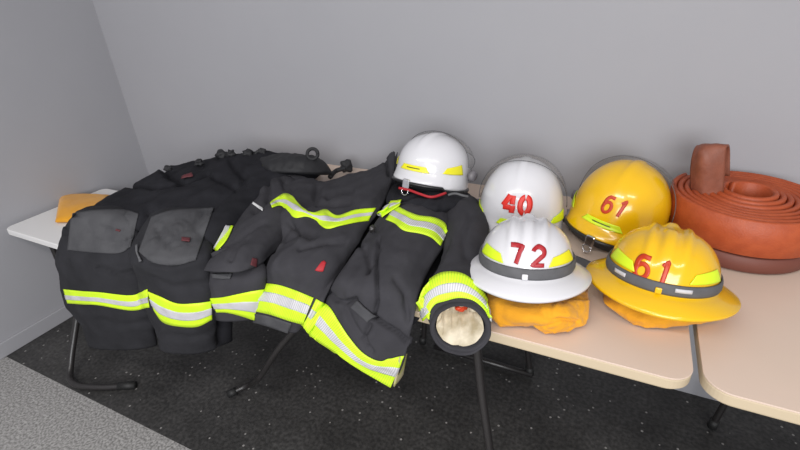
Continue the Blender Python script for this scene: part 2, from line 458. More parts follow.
lc2 = [(2, .010, [(150, 262), (175, 266), (196, 260)]), (2, .008, [(185, 222), (200, 226), (210, 226)]), (2.2, .008, [(155, 228), (162, 240), (175, 248)]),
       (3, .009, [(152, 278), (175, 288), (205, 283)]), (3, .008, [(165, 335), (190, 338), (212, 333)])]
tube_rings('trouser_leg', leg2, M['cloth_leg'], tr, n=70, k=64, key=K, amp=.008, sc=13, seed=3, creases=lc2)
tube_rings('trouser_flap', [ring(Z(250, 180, .77), Z(282, 188, .77), .03), ring(Z(222, 208, .78), Z(254, 212, .78), .04), ring(Z(196, 238, .775), Z(226, 242, .775), .045),
        ring(Y(192, 262, .74), Y(222, 266, .74), .04, 1), ring(Y(196, 300, .73), Y(226, 300, .73), .04, 1), ring(Y(200, 345, .73), Y(229, 343, .73), .04, 1)],
        M['cloth_dark'], tr, n=60, k=40, key=K, amp=.007, sc=13, seed=6)
k1 = decal('knee_patch', [(72, 213), (100, 210), (124, 210), (139, 214)], [(68, 250), (100, 253), (120, 253), (131, 247)], [K], M['cloth_knee'], tr, mm=26, off=.003, wr=.010)
k2 = decal('knee_patch', [(152, 217), (170, 211), (192, 209), (214, 208)], [(139, 252), (155, 263), (177, 265), (196, 260)], [K], M['cloth_knee'], tr, mm=30, off=.003, wr=.010)
decal('red_tag', [(182, 239), (191, 240)], [(182, 243), (190, 244)], [K], M['red_dull'], k2, n=6, mm=4, off=.009)
decal('red_tag', [(117, 229), (122, 231)], [(117, 231.5), (121, 233)], [K], M['red_dull'], k1, n=6, mm=4, off=.009)
decal('red_tag', [(184, 178), (193, 175)], [(184, 180), (193, 178)], [K], M['red_dull'], tr, n=6, mm=4, off=.012)
decal('white_edge_piping', [(137.5, 246), (138, 254), (142, 262)], [(139.5, 246), (140, 254), (144, 262)], [K], M['strap_grey'], tr, n=10, mm=4, off=.008)
band([(64, 289), (84, 291), (100, 292), (131, 295), (148, 289)], [(68, 303), (84, 304), (100, 305), (131, 310), (150, 307)], [K], tr, s0=.4, s1=.72)
band([(148, 291), (160, 296), (177, 303), (195, 303), (211, 301)], [(155, 311), (164, 322), (180, 326), (198, 326), (212, 319)], [K], tr, s0=.36, s1=.70)
# shoulder straps at the waist
patch('suspender', [[Z(258, 160, .83), Z(276, 155, .84), Z(298, 155, .845), Z(319, 158, .83)], [Z(262, 166, .83), Z(284, 162, .845), Z(304, 162, .845), Z(326, 163, .815)],
      [Z(270, 174, .81), Z(292, 173, .82), Z(312, 175, .80), Z(334, 175, .77)]], M['strap'], tr, n=26, mm=40, amp=.006, sc=20, puff=.01, thick=.008)
def ringmesh(name, c, ax1, ax2, R1, rr, m, parent):
    pts = [c+(ax1*math.cos(2*math.pi*i/28)+ax2*math.sin(2*math.pi*i/28))*R1 for i in range(29)]
    return tube(name, pts, rr, m, parent, seg=10)
ringmesh('suspender_buckle', Z(312.5, 154, .865), RT, UP, .019, .0065, M['strap'], tr)
tube('strap_tail', [Z(316, 160, .83), Z(324, 168, .80), Z(333, 175, .77)], .008, M['strap'], tr, n=14)
def blob(name, c, rx, ry, rz, m, parent, amp=.3, seed=0):
    bm = bmesh.new(); bmesh.ops.create_icosphere(bm, subdivisions=3, radius=1)
    vs = []
    for v in bm.verts:
        f = 1+amp*noise.noise(v.co*1.7+Vector((seed*3, 0, 0))); vs.append(c+Vector((v.co.x*rx*f, v.co.y*ry*f, v.co.z*rz*f)))
    fs = [[v.index for v in q.verts] for q in bm.faces]; bm.free()
    return mesh(name, vs, fs, m, parent)
blob('bunched_strap', Z(346, 166, .775), .028, .022, .024, M['strap'], tr, .5, 1)
tube('strap_tail', [Z(346, 168, .775), Z(336, 171, .765), Z(330, 177, .765)], .009, M['strap'], tr, n=14)
for u, v, s, sd in ((199, 166, .014, 2), (222, 158, .020, 3), (231, 157, .015, 4), (247, 157, .017, 5), (262, 155, .014, 7), (168, 172, .012, 8)):
    blob('suspender_loop', Z(u, v-3.5, .845), s*1.2, s, s*.9, M['strap'], tr, .6, sd)
ringmesh('suspender_buckle', Z(259, 155, .835), RT, UP, .014, .006, M['strap'], tr)

# ------------------------------------------------------------ jacket
jk = empty('protective_jacket', (-.62, 1.1, .74))
tag(jk, 'charcoal firefighter jacket lying open with ribbed lime and silver reflective bands', 'jacket')
patch('back_panel', [
    [Z(268, 186, .745), Z(325, 184, .75), Z(385, 172, .75), Z(440, 190, .75), Z(470, 198, .745)],
    [Z(250, 215, .75), Z(310, 215, .76), Z(370, 215, .76), Z(420, 215, .76), Z(462, 220, .745)],
    [Z(235, 245, .75), Z(290, 245, .76), Z(345, 250, .76), Z(400, 250, .76), Z(452, 255, .745)],
    [Z(230, 258, .748), Z(285, 268, .75), Z(335, 282, .75), Z(390, 292, .75), Z(436, 300, .745)],
    [Y(225, 275, .72), Y(280, 290, .72), Y(330, 303, .72), Y(375, 320, .72), Y(408, 328, .72)]],
    M['cloth_dark'], jk, n=40, mm=60, amp=.003, key='jb')
# sleeve on the trouser side
tube_rings('sleeve', [ring(Z(205, 262, .765), Z(262, 256, .765), .035), ring(Y(206, 276, .715), Y(264, 272, .715), .045, 1), ring(Y(209, 298, .70), Y(263, 292, .70), .04, 1),
        ring(Y(217, 316, .70), Y(258, 318, .70), .035, 1)], M['cloth'], jk, n=46, k=48, key='sl', amp=.005, sc=14, seed=4)
patch('sleeve', [
    [Z(262, 182, .76), Z(278, 173, .80), Z(298, 180, .80), Z(312, 190, .76)],
    [Z(245, 204, .765), Z(266, 200, .815), Z(290, 208, .81), Z(306, 218, .76)],
    [Z(230, 226, .765), Z(250, 226, .815), Z(272, 232, .81), Z(292, 238, .76)],
    [Z(215, 248, .765), Z(235, 250, .81), Z(256, 252, .80), Z(272, 254, .76)],
    [Z(200, 270, .755), Z(222, 272, .785), Z(243, 271, .785), Z(262, 265, .765)]],
    M['cloth'], jk, n=64, mm=48, puff=.008, amp=.006, sc=12, edge=.1, key='su', seed=9, thick=.012, creases=[
        (2, .012, [(268, 182), (270, 192), (266, 200)]), (2, .012, [(282, 180), (286, 190)]), (3, .012, [(285, 205), (270, 200), (255, 212)]),
        (2.5, .006, [(215, 255), (240, 240), (262, 225)]), (2, .006, [(232, 262), (238, 250), (248, 240)])])
# left-hand front, lies over the sleeve
A = [
    [drop(Z(284, 174, .78)), drop(Z(303, 177, .80)), drop(Z(325, 182, .79)), drop(Z(352, 175, .80)), drop(Z(378, 167, .82)), drop(Z(395, 152, .87))+Vector((0, 0, .06))],
    [Z(284, 174, .78), Z(303, 177, .80), Z(325, 182, .79), Z(352, 175, .80), Z(378, 167, .82), Z(395, 152, .87)],
    [Z(277, 188, .80), Z(300, 190, .82), Z(325, 192, .81), Z(350, 186, .82), Z(374, 178, .84), Z(395, 166, .85)],
    [Z(272, 204, .81), Z(298, 206, .83), Z(322, 206, .82), Z(346, 202, .83), Z(370, 197, .84), Z(391, 185, .83)],
    [Z(275, 222, .80), Z(297, 224, .83), Z(320, 226, .82), Z(342, 222, .83), Z(364, 215, .82), Z(382, 207, .81)],
    [Z(277, 240, .79), Z(293, 243, .82), Z(312, 245, .82), Z(332, 243, .82), Z(350, 238, .81), Z(366, 230, .79)],
    [Z(268, 262, .775), Z(284, 264, .80), Z(302, 268, .80), Z(320, 268, .80), Z(335, 266, .79), Z(349, 258, .775)],
    [Y(262, 281, .725), Y(276, 284, .715), Y(292, 290, .71), Y(306, 294, .71), Y(318, 295, .715), Y(331, 286, .74)],
    [Y(257, 302, .70), Y(270, 306, .685), Y(285, 312, .68), Y(298, 316, .68), Y(310, 315, .685), Y(323, 302, .71)],
    [Y(253, 322, .70), Y(264, 325, .69), Y(276, 329, .685), Y(287, 332, .685), Y(296, 333, .69), Y(304, 326, .70)]]
CA = [(2.5, .010, [(328, 198), (340, 192), (352, 193)]), (2.5, .009, [(318, 205), (335, 205), (350, 203)]), (3, .012, [(272, 250), (280, 236), (290, 225)]),
      (4, .012, [(305, 205), (315, 200), (318, 190)]), (3, .008, [(285, 240), (300, 232), (315, 235)]), (2, .006, [(300, 250), (320, 245), (345, 243)]),
      (4, .010, [(290, 222), (300, 228), (310, 236)]), (1.6, .012, [(385, 160), (388, 168), (389, 175)]), (3, -.008, [(285, 200), (300, 215), (325, 220)])]
patch('front_panel', A, M['cloth'], jk, n=100, mm=90, puff=.004, amp=.0075, sc=11, edge=.05, key='ja', seed=5, creases=CA, thick=.010)
# right-hand front
B = [
    [Z(396, 186, .80), Z(412, 188, .82), Z(432, 190, .82), Z(455, 194, .79)],
    [Z(389, 200, .82), Z(408, 203, .845), Z(430, 206, .84), Z(456, 208, .80)],
    [Z(383, 211, .82), Z(402, 216, .845), Z(426, 222, .84), Z(452, 226, .80)],
    [Z(370, 230, .81), Z(392, 236, .835), Z(418, 240, .83), Z(446, 243, .79)],
    [Z(352, 256, .80), Z(376, 260, .82), Z(404, 264, .82), Z(431, 267, .785)],
    [Z(336, 278, .785), Z(362, 285, .80), Z(391, 290, .80), Z(420, 292, .775)],
    [Y(327, 297, .725), Y(352, 305, .705), Y(384, 315, .70), Y(414, 318, .71)],
    [Y(322, 312, .70), Y(346, 325, .685), Y(377, 338, .675), Y(408, 345, .69)],
    [Y(313, 325, .69), Y(338, 340, .675), Y(368, 358, .665), Y(403, 365, .68)],
    [Y(308, 334, .685), Y(332, 350, .675), Y(360, 369, .67), Y(393, 387, .68)]]
CB = [(1.4, .012, [(379, 240), (377, 262), (377, 285), (378, 300), (374, 318)]), (2, .010, [(328, 292), (336, 300), (345, 302), (356, 299)]),
      (2, .014, [(374, 316), (385, 325), (397, 332), (407, 342)]), (2, .008, [(368, 273), (372, 265), (380, 250)]), (2, .008, [(352, 240), (365, 250), (370, 268)]),
      (2, .008, [(370, 325), (362, 340), (372, 352)]), (3, .006, [(395, 280), (405, 295), (408, 320)]), (2.5, .006, [(345, 305), (355, 325), (366, 345)])]
patch('front_panel', B, M['cloth'], jk, n=110, mm=80, puff=.004, amp=.007, sc=11, edge=.05, key='jc', seed=8, creases=CB, thick=.010)
# near sleeve
def r3(l, rr, t): return (l, rr, t)
sl = [ring(Z(428, 203, .785), Z(469, 196, .785), .03), ring(Z(440, 214, .79), Z(482, 212, .785), .05), ring(Z(445, 236, .79), Z(490, 238, .78), .052),
      ring(Z(437, 262, .785), Z(488, 268, .770), .050), r3(Z(424, 293, .775), Z(488, 298, .765), Z(457, 276, .835)),
      r3(Y(431, 325, .70), Y(490, 329, .70), Y(460, 302, .742))]
tube_rings('sleeve', sl, M['cloth'], jk, n=80, k=64, key='sr', amp=.005, sc=12, seed=11, thick=.008, creases=[(2.5, .008, [(448, 240), (440, 258), (425, 280)]), (3, .006, [(470, 215), (462, 235), (466, 255)])])
# thick cuff hem and pale lining inside the cuff
cl, crr, ct = sl[-1]; cc = (cl+crr)/2; ca = (crr-cl)/2; cb = ct-cc; cn = ca.cross(cb).normalized()
if cn.dot(CAM-cc) < 0: cn = -cn
inner = (sl[-2][0]+sl[-2][1])/2
def cuffring(k, s, depth, ax):
    return [cc+ax*depth+(ca*math.cos(2*math.pi*i/k)+cb*math.sin(2*math.pi*i/k))*s for i in range(k)]
axd = (inner-cc).normalized()
k = 56; rs = [cuffring(k, 1.02, .030, axd), cuffring(k, 1.045, .012, axd), cuffring(k, 1.03, -.003, axd), cuffring(k, .97, -.009, axd), cuffring(k, .90, -.007, axd), cuffring(k, .835, .000, axd), cuffring(k, .83, .008, axd)]
vs = []; fs = []
for i, q in enumerate(rs):
    for j, P in enumerate(q): vs.append(P+(P-cc).normalized()*.0025*noise.noise(P*40))
for i in range(len(rs)-1):
    for j in range(k): j2 = (j+1) % k; fs.append([i*k+j, i*k+j2, (i+1)*k+j2, (i+1)*k+j])
cuff = mesh('cuff', vs, fs, M['cloth'], jk); 
rs = [cuffring(k, .815, .004, axd), cuffring(k, .80, .012, axd), cuffring(k, .73, .035, axd), cuffring(k, .62, .065, axd), cuffring(k, .42, .085, axd), cuffring(k, .2, .09, axd), cuffring(k, .02, .09, axd)]
vs = []; fs = []
for i, q in enumerate(rs):
    for j, P in enumerate(q):
        a = 2*math.pi*j/k
        vs.append(P-(P-(cc+axd*.03)).normalized()*(.006+.004*math.sin(a*9+i*.6)+.002*math.sin(a*17))*(1 if 0 < i < 5 else .1))
for i in range(len(rs)-1):
    for j in range(k): j2 = (j+1) % k; fs.append([i*k+j, (i+1)*k+j, (i+1)*k+j2, i*k+j2])
lin = mesh('cuff_lining', vs, fs, M['lining'], jk); lin['label'] = 'pale cream quilted lining'
blob('red_thread', cc+axd*.030+cb*.44+ca*.08, .012, .012, .009, M['h_redo'], lin, .6, 3)
# collar below the white helmet
patch('collar', [
    [Z(396, 180, .80), Z(415, 181, .81), Z(440, 184, .81), Z(466, 188, .79)],
    [Z(389, 191, .84), Z(412, 193, .855), Z(438, 194, .855), Z(468, 195, .83)],
    [Z(386, 202, .83), Z(410, 204, .85), Z(436, 206, .85), Z(466, 205, .82)],
    [Z(394, 208, .82), Z(412, 210, .83), Z(434, 213, .83), Z(458, 212, .80)]],
    M['cloth_dark'], jk, n=36, mm=50, puff=.004, amp=.006, sc=18, key='jcol', seed=12, thick=.01,
    creases=[(1.6, .010, [(392, 203), (405, 200), (418, 196), (440, 198)])])
# sharp torn-looking tips of the standing collar
for a, b_, c_ in (((383, 166), (394, 151), (392, 172)), ((390, 170), (397.5, 152), (396, 176))):
    P0, P1_, P2_ = Z(*a, .83), Z(*b_, .875), Z(*c_, .83)
    n_ = (P1_-P0).cross(P2_-P0).normalized()*.003
    mesh('collar_tip', [P0-n_, P1_-n_*.3, P2_-n_, P0+n_, P1_+n_*.3, P2_+n_], [[0, 1, 2], [5, 4, 3], [0, 3, 4, 1], [1, 4, 5, 2], [2, 5, 3, 0]], M['cloth'], jk, smooth=False)
JK = ['ja', 'jc', 'sr', 'su', 'sl']
band([(270, 203), (277, 198), (285, 194), (293, 197), (301, 207), (313, 213), (326, 210), (338, 216), (356, 210), (376, 208)],
     [(272, 208), (280, 206), (287, 210), (295, 218), (306, 217), (315, 220), (326, 229), (341, 226), (355, 223), (368, 221)], ['ja', 'su'], jk, s0=.36, s1=.62)
band([(397, 206), (408, 212), (419, 216), (434, 218), (444, 223), (448, 231)], [(386, 220), (395, 224), (404, 231), (420, 234), (431, 238), (440, 246)], ['jc', 'sr'], jk, True)
kn = band([(378, 212), (388, 204), (402, 202)], [(383, 219), (392, 213), (401, 207)], ['jc', 'ja', 'jcol'], jk, s0=.3, s1=.65, off=.008)
band([(263, 283), (280, 285), (298, 291), (314, 298)], [(255, 311), (270, 314), (288, 320), (303, 324)], ['ja'], jk, True, s0=.30, s1=.62)
band([(317, 299), (330, 307), (340, 322), (350, 337), (363, 352), (378, 360), (390, 358), (404, 355)],
     [(303, 325), (309, 334), (320, 342), (331, 349), (346, 360), (360, 369), (375, 378), (391, 387)], ['jc', 'ja'], jk, True, s0=.36, s1=.64, off=.004)
band([(210, 298), (223, 297), (237, 294), (251, 291), (264, 289)], [(217, 312), (226, 312), (236, 314), (246, 317), (254, 320)], ['sl', 'ja'], jk, s0=.38, s1=.74)
band([(417, 303), (421, 291), (429, 281), (444, 273), (464, 275), (480, 289), (489, 305), (491, 320)],
     [(430, 320), (431, 311), (436, 304), (445, 301), (459, 298), (473, 301), (484, 311), (489, 323)], ['sr'], jk, True, s0=.40, s1=.72, off=.004)
band([(417, 303), (423, 296)], [(424, 321), (431, 314)], ['sr'], jk, True, s0=.5, s1=.9, off=.004)
band([(225, 226), (219, 237), (213, 249)], [(234, 227), (228, 240), (218, 252)], ['su', 'tr'], jk, s0=.0, s1=.45, off=.005)
o_ = patch('band_return', [[Y(399, 357, .672), Y(402.5, 355, .69), Y(406, 353, .71)], [Y(393, 386, .672), Y(398, 380, .69), Y(402, 374, .71)]], mat('worn_tape', (.42, .42, .12), .6, (.5, .42, .3), 30), jk, n=10, mm=8, amp=.001, thick=.004)
decal('white_label', [(253.5, 202.5), (264, 209.5)], [(252.5, 204.5), (263, 211.5)], ['su'], M['label_white'], jk, n=8, mm=4, off=.004)
decal('red_emblem', [(321.5, 262), (324, 261), (326, 263)], [(315, 270.5), (319, 271.5), (323, 271.5)], ['ja'], M['red'], jk, n=8, mm=6, off=.003)
decal('red_emblem', [(252, 258), (257, 259)], [(250, 265), (256, 267)], ['su'], M['red_dull'], jk, n=6, mm=5, off=.003)
decal('pocket_tab', [(359, 300), (366, 307), (375, 315)], [(352, 307), (360, 314), (368, 322)], ['jc'], M['cloth_knee'], jk, n=14, mm=8, off=.008, thick=.006)
decal('pocket_flap', [(213, 274), (222, 274), (233, 274)], [(214, 278), (223, 279), (231, 279)], ['sl', 'su'], M['cloth_knee'], jk, n=10, mm=5, off=.006, thick=.004)
decal('hem', [(255, 313), (270, 316), (292, 323)], [(253, 322), (268, 326), (288, 333)], ['ja'], M['cloth_knee'], jk, n=20, mm=6, off=.003)
blob('zip_pull', Z(372, 229, .835), .008, .008, .010, M['black_metal'], jk, .4, 5)
# red cord and metal clip near the collar
tube('red_cord', [Z(399, 188, .875), Z(409, 190, .875), Z(420, 194, .872), Z(432, 197, .868), Z(446, 193, .868)], .0038, M['red'], jk, n=24, seg=8)
tube('metal_clip', [Z(448, 195, .865), Z(455, 193.5, .868), Z(463, 195.5, .865), Z(468, 196.5, .86)], .0035, M['strap_grey'], jk, n=16, seg=8)

# ------------------------------------------------------------ helmets
def shell(name, prof, m, parent, front=0., k=96, ribs=None, wave=None, fl=None):
    """prof: list of (half width, half length front, half length back, z); closed over the crown"""
    vs = []; fs = []
    for i, (a, bf, bb, zz) in enumerate(prof):
        for j in range(k):
            th = 2*math.pi*j/k; c, s = math.cos(th), math.sin(th)
            x = a*c; yv = (bf if s < 0 else bb)*s
            P = Vector((x, yv, zz))
            if ribs: P.z += ribs(i, x, yv, s)
            if wave: P.z += wave(i, c, s)
            if fl: P = fl(i, P, c, s)
            vs.append(P)
    for i in range(len(prof)-1):
        for j in range(k):
            j2 = (j+1) % k; fs.append([i*k+j, (i+1)*k+j, (i+1)*k+j2, i*k+j2])
    fs.append(list(range(k))); 
    return mesh(name, vs, fs, m, parent, local=True), vs, fs
def numerals(strings, vs, fs, m, parent, w=.0075, tilt=0):
    T = BVHTree.FromPolygons(vs, fs); outv = []; outf = []
    for pts in strings:
        ww = w
        path = [Vector((a, b)) for a, b in pts]
        # resample
        fine = []
        for i in range(len(path)-1):
            n = max(2, int((path[i+1]-path[i]).length/.002))
            for q in range(n): fine.append(path[i].lerp(path[i+1], q/n))
        fine.append(path[-1]); base = len(outv)
        for i, q in enumerate(fine):
            t = (fine[min(i+2, len(fine)-1)]-fine[max(i-2, 0)]).normalized(); nrm = Vector((-t.y, t.x))
            for e in (-1, -.33, .33, 1):
                s = q+nrm*e*ww/2
                h = T.ray_cast(Vector((s.x, -1, s.y)), Vector((0, 1, 0)))
                P, nn = (h[0], h[1]) if h[0] else (Vector((s.x, -.1, s.y)), Vector((0, -1, 0)))
                if nn.y > 0: nn = -nn
                outv.append(P+nn*.0014)
        for i in range(len(fine)-1):
            for e in range(3):
                a = base+i*4+e; outf.append([a, a+1, a+5, a+4])
    o = mesh('number', outv, outf, m, parent, local=True)
    s = o.modifiers.new('t', 'SOLIDIFY'); s.thickness = .001; s.offset = 0
    return o
def arc(cx, cy, rx, ry, a0, a1, n=18):
    return [(cx+rx*math.cos(R(a0+(a1-a0)*i/n)), cy+ry*math.sin(R(a0+(a1-a0)*i/n))) for i in range(n+1)]
def digit(d, x, zz, w, h, lean=0):
    if d == '7': S = [[(-.5, .5), (.5, .5), (.28, .2), (.02, -.5)]]
    if d == '2': S = [arc(0, .2, .45, .3, 165, -30)+[(-.45, -.5), (.5, -.5)]]
    if d == '6': S = [[(.38, .46)]+arc(.05, .1, .5, .42, 110, 180)+arc(0, -.17, .45, .33, 180, 540, 30)]
    if d == '1': S = [[(-.25, .28), (.05, .5), (.05, -.5)]]
    if d == '4': S = [[(.02, .5), (-.5, -.14)], [(-.5, -.2), (.12, -.2)], [(.24, .5), (.24, .0)], [(.24, -.08), (.24, -.5)], [(.3, -.2), (.5, -.2)]]
    if d == '0': S = [arc(-.04, 0, .36, .44, 93, 267), arc(.04, 0, .36, .44, 87, -87)]
    return [[(x+a*w+lean*b_*h, zz+b_*h) for a, b_ in s] for s in S]
def surf_patch(name, corners, vs, fs, m, parent, n=14, mm=8, off=.0015, direction=None, thick=.0012):
    """quad sticker on a shell, local coordinates; corners = 4 local points near the surface (projected towards the shell axis)"""
    T = BVHTree.FromPolygons(vs, fs); ov = []; of = []
    c = [Vector(q) for q in corners]
    for i in range(n):
        for j in range(mm):
            a = c[0].lerp(c[1], i/(n-1)); b_ = c[3].lerp(c[2], i/(n-1)); q = a.lerp(b_, j/(mm-1))
            ctr = Vector((0, 0, min(q.z, .04)*.5)); d = (q-ctr).normalized()
            h = T.ray_cast(ctr+d*.6, -d)
            P, nn = (h[0], h[1]) if h[0] else (q, d)
            if nn.dot(d) < 0: nn = -nn
            ov.append(P+nn*off)
    for i in range(n-1):
        for j in range(mm-1): a = i*mm+j; of.append([a, a+mm, a+mm+1, a+1])
    o = mesh(name, ov, of, m, parent, local=True); s = o.modifiers.new('t', 'SOLIDIFY'); s.thickness = thick; s.offset = 0
    return o
def polar(az, zz, rx=.13, ry=.15):
    a = R(az); return (rx*math.sin(a), -ry*math.cos(a), zz)     # az 0 = front, + = right of wearer facing us (our right)

def brim_helmet(loc, rot, label, shellm, num, numm, refl, strips=False, s=1.0):
    t = empty('brimmed_helmet', loc, rot); tag(t, label, 'helmet', 'full brim firefighting helmets')
    a0, f0, b0, H = .111*s, .117*s, .122*s, .107*s
    prof = []
    for i in range(1, 31):
        ph = R(90*i/30); q = math.sin(ph)**.78
        prof.append((a0*q, f0*q, b0*q, H*math.cos(ph)**.95 if i < 30 else 0))
    prof.append((a0*1.03, f0*1.03, b0*1.03, -.004)); 
    for q in (.2, .4, .6, .8, .93, 1.0):
        prof.append(((.114+.041*q)*s, (.122+.036*q)*s, (.125+.036*q)*s, -.004-.008*q-.008*q*q))
    nb = len(prof)
    prof.append((.1545*s, .1575*s, .1605*s, -.025)); prof.append((.151*s, .153*s, .156*s, -.0245))
    prof.append((.112*s, .120*s, .123*s, -.010)); 
    for i in range(29, 0, -2):
        ph = R(90*i/30); q = math.sin(ph)**.78; prof.append(((a0-.005)*q, (f0-.005)*q, (b0-.005)*q, (H-.005)*math.cos(ph)**.95))
    def ribs(i, x, yv, sn):
        if i > 29: 
            # brim drops a little at front and back
            return -.010*(abs(sn)**3)*min(1, (i-30)/6) if i < nb+2 else 0
        fade = min(1, i/4+.4)*max(0, 1-(i/26)**3)
        v = 0
        for cx, w, hh in ((0, .013, .0085), (-.034, .008, .006), (.034, .008, .006)):
            v += hh*math.exp(-((abs(x-cx)/w)**4))
        return v*fade
    sh, vs, fs = shell('helmet_shell', prof, shellm, t, ribs=ribs)
    # grey elastic band round the base
    k = 80; ov = []; of = []
    sec = [(1.008, .0180), (1.028, .0165), (1.035, .010), (1.035, .001), (1.02, -.004)]
    def bp(az, sx, zz, rise=0):
        zc = max(zz, 0); q = math.sin(math.acos(min(1, (zc/H)**(1/.95))))**.78
        return Vector((a0*q*sx*math.cos(az), (f0 if math.sin(az) < 0 else b0)*q*sx*math.sin(az), zz+rise))
    for j in range(k):
        az = 2*math.pi*j/k; rise = .004+.012*max(0, math.sin(az))
        for sx, zz in sec: ov.append(bp(az, sx, zz, rise))
    m_ = len(sec)
    for j in range(k):
        j2 = (j+1) % k
        for e in range(m_-1): of.append([j*m_+e, j2*m_+e, j2*m_+e+1, j*m_+e+1])
    gb = mesh('goggle_strap', ov, of, M['strap_grey'], t, local=True); q = gb.modifiers.new('t', 'SOLIDIFY'); q.thickness = .002; q.offset = 0
    if strips:
        for az in (-42, 22):
            pts = []
            ov2 = []; of2 = []
            for i in range(9):
                aa = R(az-8+16*i/8-90)
                for zz in (.014, .006): v_ = bp(aa, 1.062, zz, .004); ov2.append(v_)
            for i in range(8): of2.append([i*2, i*2+1, i*2+3, i*2+2])
            mesh('strap_label', ov2, of2, M['silver'], gb, local=True).modifiers.new('t', 'SOLIDIFY').thickness = .001
    # front clip
    box('strap_clip', (-.006, -f0*1.075, .001), (.006, -f0*1.035, .013), shellm, t, bev=.002, local=True)
    # reflectors each side of the number
    for sgn, mm_ in ((-1, refl[0]), (1, refl[1])):
        surf_patch('reflector', [polar(sgn*29, .030), polar(sgn*74, .029), polar(sgn*68, .062), polar(sgn*36, .054)], vs, fs, mm_, t, n=18, off=.0022)
    # suspension inside
    sp = []; 
    for j in range(41):
        az = 2*math.pi*j/40; sp.append(Vector(((a0-.012)*math.cos(az), (f0-.012)*math.sin(az), -.022)))
    tube('headband', sp, .006, M['h_black'], t, local=True, seg=8)
    numerals(num, vs, fs, numm, t, w=.0085)
    return t

def jet_helmet(loc, rot, label, shellm, num, numm, numw, front, side, s=1.0, hs=.13, clip=True, vis=(62, 140), slot=True):
    t = empty('visor_helmet', loc, rot); tag(t, label, 'helmet', 'round helmets with visors')
    a0, f0, b0, H = .120*s, .126*s, .138*s, hs
    prof = []
    for i in range(1, 34):
        ph = R(90*i/33); q = math.sin(ph)**.92
        prof.append((a0*q, f0*q, b0*q, H*math.cos(ph)))
    prof += [(a0*1.012, f0*1.03, b0*1.01, -.010), (a0*1.02, f0*1.10, b0*1.02, -.022), (a0*1.03, f0*1.17, b0*1.03, -.032), (a0*1.028, f0*1.18, b0*1.028, -.037)]
    nb = len(prof)
    prof += [(a0*.99, f0*1.13, b0*.99, -.036), (a0*.97, f0*1.0, b0*.97, -.02)]
    for i in range(32, 0, -3):
        ph = R(90*i/33); q = math.sin(ph)**.92; prof.append(((a0-.006)*q, (f0-.006)*q, (b0-.006)*q, (H-.006)*math.cos(ph)))
    def wave(i, c, sn):
        k = max(0, min(1, (i-24)/12)) if i < nb+1 else 0
        return k*(-.016*max(0, abs(c)**2)*(1 if sn > -.6 else .4)-.012*max(0, sn))
    def ridge(i, x, yv, sn):
        if i > 30: return 0
        return .004*math.exp(-(abs(x)/.012)**4)*max(0, 1-(i/22)**3)
    sh, vs, fs = shell('helmet_shell', prof, shellm, t, ribs=ridge, wave=wave)
    # black edge trim following the rim
    k = 96; i0 = 36
    rim = [vs[i0*k+j]+Vector((0, 0, -.004)) for j in range(k)]
    rim.append(rim[0].copy())
    tube('edge_trim', rim, .0048, M['h_black'], t, local=True, seg=8)
    # dark inner skirt / suspension under the rim
    ov = []; of = []
    for j in range(k+1):
        q = rim[j % k]; a = Vector((q.x*.93, q.y*.93, q.z+.006)); b_ = Vector((q.x*.84, q.y*.84, q.z-.026))
        ov += [a, b_]
    for j in range(k): of.append([j*2, j*2+1, j*2+3, j*2+2])
    q = mesh('inner_liner', ov, of, M['h_black'], t, local=True); q.modifiers.new('t', 'SOLIDIFY').thickness = .004
    # front reflector with a dark slot
    fr = surf_patch('front_reflector', [polar(-26, -.008), polar(30, -.008), polar(24, .010), polar(-20, .010)], vs, fs, front, t, n=24, off=.0025)
    if slot: surf_patch('slot', [polar(-10, -.001), polar(14, -.001), polar(14, .003), polar(-10, .003)], vs, fs, M['h_black'], t, n=10, mm=3, off=.0045)
    for sgn in (-1, 1):
        surf_patch('side_reflector', [polar(sgn*50, -.004), polar(sgn*86, -.006), polar(sgn*82, .026), polar(sgn*56, .014)], vs, fs, side, t, n=18, off=.0025)
        kb = []
        c = Vector((sgn*(a0*1.02+.006), .028, -.008))
        tube('visor_knob', [c, c+Vector((sgn*.010, 0, 0)), c+Vector((sgn*.016, 0, 0))], lambda f: .017 if f < .9 else .013, M['h_grey'], t, local=True, seg=20)
    if clip:
        g = box('front_clip', (-.012, -f0*1.24, -.060), (.012, -f0*1.14, -.030), M['chrome'], t, bev=.004, local=True)
        tube('clip_ring', [(.011*math.cos(2*math.pi*i/20), -f0*1.22, -.066+.011*math.sin(2*math.pi*i/20)) for i in range(21)], .0022, M['chrome'], g, local=True, seg=6)
    # clear visor swung up over the crown
    ov = []; of = []; n1, n2 = 30, 36; py = .012
    for i in range(n1):
        el = R(vis[0]+(vis[1]-vis[0])*i/(n1-1))
        for j in range(n2):
            az = R(-86+172*j/(n2-1))
            x = a0*1.06*math.sin(az); rr = math.cos(az)**.75
            ov.append(Vector((x, py-(f0*1.10)*rr*math.cos(el), H*1.06*rr*math.sin(el)+.002)))
    for i in range(n1-1):
        for j in range(n2-1): a = i*n2+j; of.append([a, a+1, a+n2+1, a+n2])
    v = mesh('visor', ov, of, M['visor'], t, local=True); v.modifiers.new('t', 'SOLIDIFY').thickness = .002
    edge = [ov[j] for j in range(n2)]+[ov[(i)*n2+n2-1] for i in range(1, n1)]+[ov[(n1-1)*n2+j] for j in range(n2-2, -1, -1)]
    tube('visor_rim', [ov[(n1-1)*n2+j] for j in range(n2)], .0009, M['strap_grey'], v, local=True, seg=6)
    tube('visor_rim', [ov[j] for j in range(n2)], .0009, M['strap_grey'], v, local=True, seg=6)
    numerals(num, vs, fs, numm, t, w=numw)
    return t

